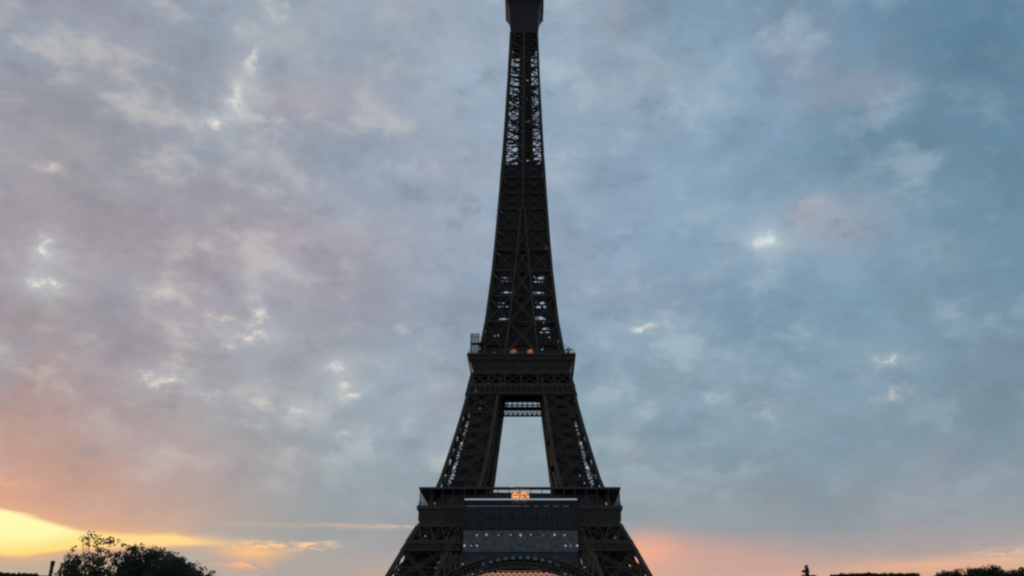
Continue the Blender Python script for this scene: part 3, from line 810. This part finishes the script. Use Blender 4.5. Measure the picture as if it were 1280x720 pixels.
for k in range(26):
    x0 = -HW + .3 + (2 * HW - .6) * k / 26; x1 = x0 + (2 * HW - .6) / 26
    mb.beam((x0, -.16, Y1 + .3), (x1, -.16, Y1 + 3.2), .10); mb.beam((x1, -.22, Y1 + .3), (x0, -.22, Y1 + 3.2), .10)
    mb.beam((x0, -.16, Y1 + 3.4), (x1, -.16, Y2 - .3), .10); mb.beam((x1, -.22, Y1 + 3.4), (x0, -.22, Y2 - .3), .10)
mb.build('brace', mat('brace_paint', (.16, .18, .18), (.22, .24, .24)), scr)
for k in range(9):
    x = -14.2 + 28.4 * k / 8
    lamp(scr, x + (.3, -.2, .1, .4, 0, -.3, .2, .1, -.2)[k], -.6, 49.55 + (k % 2) * .1, (.2, .26, .2, .17, .3, .22, .16, .28, .2)[k], (LAMPW, LAMPW, LAMPF, LAMPW, LAMPW, LAMPF, LAMPF, LAMPW, LAMPW)[k])
for x, s_ in ((-17.7, .28), (-15.6, .16), (-13.8, .22), (14.2, .24), (15.8, .15), (17.9, .28)): lamp(scr, x, -.6, 46.3, s_, LAMPB)
# small triangular pennant plates along the curve of the arch
for k in range(11):
    x = -11.6 + 23.2 * k / 10; z = 42.6 - (RA - math.sqrt(RA * RA - x * x)) * 1.0
    mb = MB(); mb.hexa([(x-.75,-.5,z-.35),(x+.75,-.5,z-.35),(x+.75,-.42,z-.35),(x-.75,-.42,z-.35),(x-.2,-.5,z+.7),(x+.2,-.5,z+.7),(x+.2,-.42,z+.7),(x-.2,-.42,z+.7)])
    mb.build('plate', mat('plate_grey', (.19, .22, .27), (.26, .29, .34)) if k == 0 else bpy.data.materials['plate_grey'], scr)

# ------------------------------------------------------------------ scaffold on the corner of the second platform
sc2 = tag(empty('corner_scaffold', (-17.1, -18.2, 118.1)), 'small netted scaffold standing on the left corner of the second platform', 'scaffold')
mb = MB()
for x in (-1.6, 1.3):
    for y in (-1, 1): mb.box(x - .09, x + .09, y - .09, y + .09, 0, 8.4)
for z in (4.3,): mb.box(-1.75, 3.0, -1.15, 1.15, z - .28, z + .12)
for z in (2.2, 6.6): mb.box(-1.75, 2.9, -1.1, -1.0, z - .05, z + .05)
mb.build('frame', IRON2, sc2)
mb = MB(); mb.box(-1.45, 1.2, -1.2, -1.16, .2, 3.9); mb.box(-1.45, 1.2, -1.2, -1.16, 4.5, 7.9); mb.box(-1.8, -1.77, -1, 1, .2, 7.9)
mb.build('netting', NET_PALE, sc2)

# ------------------------------------------------------------------ trees
BARK = mat('bark', (.03, .024, .018), (.055, .045, .035), .9, 6)
def leaf_mat(name, c0, c1):
    m = bpy.data.materials.new(name); m.use_nodes = True; t = m.node_tree; t.nodes.clear()
    out = t.nodes.new('ShaderNodeOutputMaterial'); d = t.nodes.new('ShaderNodeBsdfDiffuse'); tr = t.nodes.new('ShaderNodeBsdfTranslucent')
    ms = t.nodes.new('ShaderNodeMixShader'); ms.inputs[0].default_value = .42
    g = t.nodes.new('ShaderNodeTexCoord'); nz = t.nodes.new('ShaderNodeTexNoise'); nz.inputs['Scale'].default_value = 1.4
    t.links.new(g.outputs['Object'], nz.inputs['Vector'])
    mx = t.nodes.new('ShaderNodeMix'); mx.data_type = 'RGBA'; mr = t.nodes.new('ShaderNodeMapRange')
    mr.inputs[1].default_value = .35; mr.inputs[2].default_value = .65
    t.links.new(nz.outputs['Fac'], mr.inputs[0]); t.links.new(mr.outputs[0], mx.inputs[0])
    mx.inputs[6].default_value = tuple(c0) + (1,); mx.inputs[7].default_value = tuple(c1) + (1,)
    for s_ in (d, tr): t.links.new(mx.outputs[2], s_.inputs['Color'])
    t.links.new(d.outputs[0], ms.inputs[1]); t.links.new(tr.outputs[0], ms.inputs[2]); t.links.new(ms.outputs[0], out.inputs[0])
    return m
LEAF = leaf_mat('leaf_dark_green', (.058, .090, .060), (.10, .12, .08))
LEAF2 = leaf_mat('leaf_olive', (.075, .09, .045), (.10, .115, .055))
def leaves(mb, rng, c, r, n, size):
    for _ in range(n):
        p = Vector((rng.gauss(0, 1), rng.gauss(0, 1), rng.gauss(0, 1)));
        p = p.normalized() * (r * rng.random() ** .45); p.z *= .8; p += Vector(c)
        a = Vector((rng.gauss(0, 1), rng.gauss(0, 1), rng.gauss(0, 1))).normalized(); b = a.orthogonal().normalized()
        s_ = size * rng.uniform(.6, 1.3); a = a * s_; b = b * (s_ * .55)
        mb.quad(p - a, p + b, p + a, p - b)
def limb(mb, rng, p, q, r0, r1, wob=.25, n=5):
    p = Vector(p); q = Vector(q); pts = []; rad = []
    for k in range(n + 1):
        t = k / n; w = wob * math.sin(math.pi * t)
        pts.append(p.lerp(q, t) + Vector((rng.uniform(-w, w), rng.uniform(-w, w), rng.uniform(-w, w) * .5))); rad.append(r0 + (r1 - r0) * t)
    mb.tube(pts, rad, 6); return pts
def make_tree(name, label, loc, blobs, seed, group=None, fork=5.5, lsize=.17, m=LEAF, trunk_r=.3, cat='tree'):
    """blobs: (x, y, z, radius, leaves, limb?) clumps of the crown in the tree's own metres"""
    rng = random.Random(seed); root = tag(empty(name, loc), label, cat, group)
    tm = MB(); base = limb(tm, rng, (0, 0, -.2), (rng.uniform(-.3, .3), rng.uniform(-.3, .3), fork), trunk_r, trunk_r * .65, .15, 6)
    top = base[-1]; cm = MB()
    for (x, y, z, r, n, lb) in blobs:
        if lb:
            mid = top.lerp(Vector((x, y, z)), .5) + Vector((rng.uniform(-.5, .5), rng.uniform(-.5, .5), .5))
            limb(tm, rng, top, mid, trunk_r * .4, trunk_r * .22, .3, 4); limb(tm, rng, mid, (x, y, z), trunk_r * .22, .025, .3, 4)
            for q in range(3):
                d = Vector((rng.gauss(0, 1), rng.gauss(0, 1), abs(rng.gauss(0, .8)))).normalized() * r * .95
                limb(tm, rng, (x, y, z), Vector((x, y, z)) + d, .03, .012, .08, 3)
        sub = max(1, int(r / .42)) ** 2
        for q in range(sub):     # small tufts inside the clump, so its outline is ragged
            d = Vector((rng.gauss(0, 1), rng.gauss(0, 1), rng.gauss(0, .8))).normalized() * (r * rng.random() ** .4)
            leaves(cm, rng, Vector((x, y, z)) + (d if sub > 1 else Vector()), r * (.45 if sub > 1 else 1.1), max(4, n // sub), lsize)
    tm.build('trunk', BARK, root); cm.build('crown', m, root)
    return root
def crown_blobs(rng, cx, cz, w, h, d, n, per, rmin, rmax, flat=False):
    out = []
    for k in range(n):
        while True:
            p = Vector((rng.uniform(-1, 1), rng.uniform(-1, 1), rng.uniform(-1, 1)))
            if flat or p.length < 1: break
        r = rng.uniform(rmin, rmax)
        out.append((cx + p.x * w, p.y * d, cz + p.z * h, r, int(per * r * r), k % 3 == 0))
    return out
YT = -245.0
# the three trees at the left: thin backlit top on the first, denser rounder neighbours
def outline_tree(name, label, loc, top, zlow, seed, dense, sparse_z, group, m=LEAF, body=()):
    """tufts scattered under an uneven crown line top = [(x, z)], thinning out above sparse_z"""
    rng = random.Random(seed); bl = []
    x0, x1 = top[0][0], top[-1][0]; tries = 0
    while len(bl) < dense:
        tries += 1
        x = rng.uniform(x0, x1); zt = interp(top, x) + rng.uniform(-.25, .12)
        z = zlow + (zt - zlow) * rng.random() ** .8
        if sparse_z and z > sparse_z and rng.random() < .30 + .5 * (z - sparse_z) / 2.2: continue
        r = rng.uniform(.3, .55) if z > (sparse_z or 99) - .3 else rng.uniform(.45, .95)
        dep = 2.6 * math.sqrt(max(.08, 1 - ((x - (x0 + x1) / 2) / ((x1 - x0) / 2)) ** 2))
        n = int(85 * r * r) + 8 if not (sparse_z and z > sparse_z - .3) else 24
        bl.append((x, rng.uniform(-dep, dep), z - r * .5, r, (n if sparse_z is None else int(n * .7)), len(bl) % 5 == 0))
    for b in body: bl.append(b)
    return make_tree(name, label, loc, bl, seed, group, m=m, lsize=.14, fork=min(6, zlow - 1))
GT = 'leafy trees at the left'
rb = random.Random(9)
outline_tree('leafy_tree', 'leafy tree with thin see-through backlit top, left of its two denser neighbours', (-38.0, YT, 0),
    [(-3.7, 12.8), (-3.2, 14.5), (-2.7, 15.1), (-2.3, 16.1), (-1.8, 17.3), (-1.2, 17.6), (-.2, 17.6), (.6, 17.1), (1.6, 16.6), (2.6, 16.2), (3.4, 15.7), (4.2, 14.6), (4.9, 13.0)],
    11.0, 21, 270, 14.9, GT, body=crown_blobs(rb, .3, 9.6, 3.7, 2.2, 3.0, 40, 60, .7, 1.2))
outline_tree('leafy_tree', 'dense round dark leafy tree between thin-topped tree and low bushy tree', (-33.2, YT + 1.5, 0),
    [(-3.2, 13.4), (-2.4, 14.7), (-1.4, 15.6), (-.3, 16.3), (.7, 15.9), (1.6, 15.4), (2.2, 14.9), (3.1, 14.2), (3.7, 12.6)],
    11.0, 22, 215, None, GT, body=crown_blobs(rb, 0, 9.6, 3.4, 2.2, 3.0, 40, 60, .7, 1.2))
outline_tree('leafy_tree', 'lower bushy dark tree, last of the three at their tower end', (-29.9, YT - .5, 0),
    [(-2.6, 13.6), (-1.6, 14.4), (-.6, 15.05), (.2, 15.0), (.9, 14.1), (1.6, 13.9), (2.1, 14.0), (2.4, 13.6), (2.6, 12.4)],
    10.6, 23, 125, None, GT, body=crown_blobs(rb, 0, 9.2, 2.3, 2.2, 2.2, 30, 60, .6, 1.1))
# clipped flat-topped trees and bushy trees along the far sides
YF = -220.0
def clipped(label, x, w, ztop, seed, group):
    rng = random.Random(seed)
    bl = crown_blobs(rng, 0, ztop - 2.9, w, 2.3, 2.0, 60, 70, .55, .85, True)
    bl += [(rng.uniform(-w, w), rng.uniform(-2, 2), ztop - .34 + rng.uniform(-.07, .05), .38, 60, False) for _ in range(90)]
    return make_tree('clipped_tree', label, (x, YF, 0), bl, seed, group, lsize=.16, fork=ztop - 6)
GC = 'clipped flat-topped trees'
clipped('flat-topped clipped tree in the far bottom left corner, left of its lower twin', -62.6, 1.9, 16.2, 31, GC)
clipped('lower flat-topped clipped tree between corner tree and dark post', -58.4, 2.1, 16.0, 32, GC)
clipped('flat-topped clipped tree nearest the pointed treetop, right of the tower', 43.9, 1.8, 15.98, 33, GC)
clipped('middle flat-topped clipped tree of the three right of the tower', 47.2, 1.8, 16.06, 34, GC)
clipped('flat-topped clipped tree nearest the bushy trees at the right edge', 50.4, 1.7, 15.98, 35, GC)
def bushy(label, x, w, ztop, seed, m):
    rng = random.Random(seed); bl = []
    for k in range(170):
        u = rng.uniform(-1, 1); zt = ztop - .9 * u * u - .35 + rng.uniform(-.3, .1)
        bl.append((u * w, rng.uniform(-2, 2), zt - 4.5 * rng.random() ** 1.4, rng.uniform(.4, .8), 70, k % 6 == 0))
    return make_tree('bushy_tree', label, (x, YF, 0), bl, seed, 'bushy trees at the right edge', m=m, lsize=.16, fork=ztop - 6.5)
bushy('low dark bushy tree, leftmost of the bushy ones at the right edge', 56.9, 2.0, 16.5, 41, LEAF)
bushy('taller rounded bushy tree second from the right edge', 60.8, 2.2, 17.1, 42, LEAF)
bushy('paler olive green bushy tree cut by the right edge', 65.6, 3.4, 16.8, 43, LEAF2)
# narrow pointed tree
rng = random.Random(51); bl = []
for k in range(14):
    z = 9.5 + k * .48; r = max(.16, .95 - (z - 9.5) * .055)
    for q in range(7 if z < 15.4 else 2):
        a = rng.uniform(0, 6.28); w = (2.4 - (z - 9.5) * .29) * rng.uniform(.3, 1)
        bl.append((math.cos(a) * w, math.sin(a) * w, min(z, 15.5), r * .7, 34, False))
for z in (15.7, 15.9, 16.05, 16.2, 16.35, 16.5, 16.65, 16.8, 16.95): bl.append((rng.uniform(-.06, .06), 0, z, .22, 46, False))
bl += [(u, 0, 15.75, .3, 60, False) for u in (-.6, -.3, 0, .3, .6, .85)]
bl += [(-.46, 0, 16.4, .24, 60, True), (-.22, 0, 16.4, .2, 40, False), (.0, .1, 16.4, .28, 50, True), (.05, 0, 17.1, .1, 10, True)]
make_tree('pointed_tree', 'dark narrow pointed treetop with one side tuft, standing alone right of the tower', (39.1, YF, 0), bl, 52, None, lsize=.11, fork=9, trunk_r=.22)

# ------------------------------------------------------------------ post at the left
post = tag(empty('post', (-30.1, -270, 0)), 'plain dark upright post between the clipped trees and thin-topped tree at left', 'post')
mb = MB(); mb.tube([(0, 0, -.1), (0, 0, 5), (0, 0, 10.7)], [.16, .14, .125], 12); mb.build('pole', IRON2, post, True)
mb = MB(); mb.tube([(0, 0, 10.68), (0, 0, 11.0)], [.15, .15], 12); mb.build('cap', IRON2, post)
mb = MB(); mb.tube([(0, 0, 0), (0, 0, .5), (0, 0, .9)], [.32, .3, .18], 12); mb.build('base', IRON2, post)
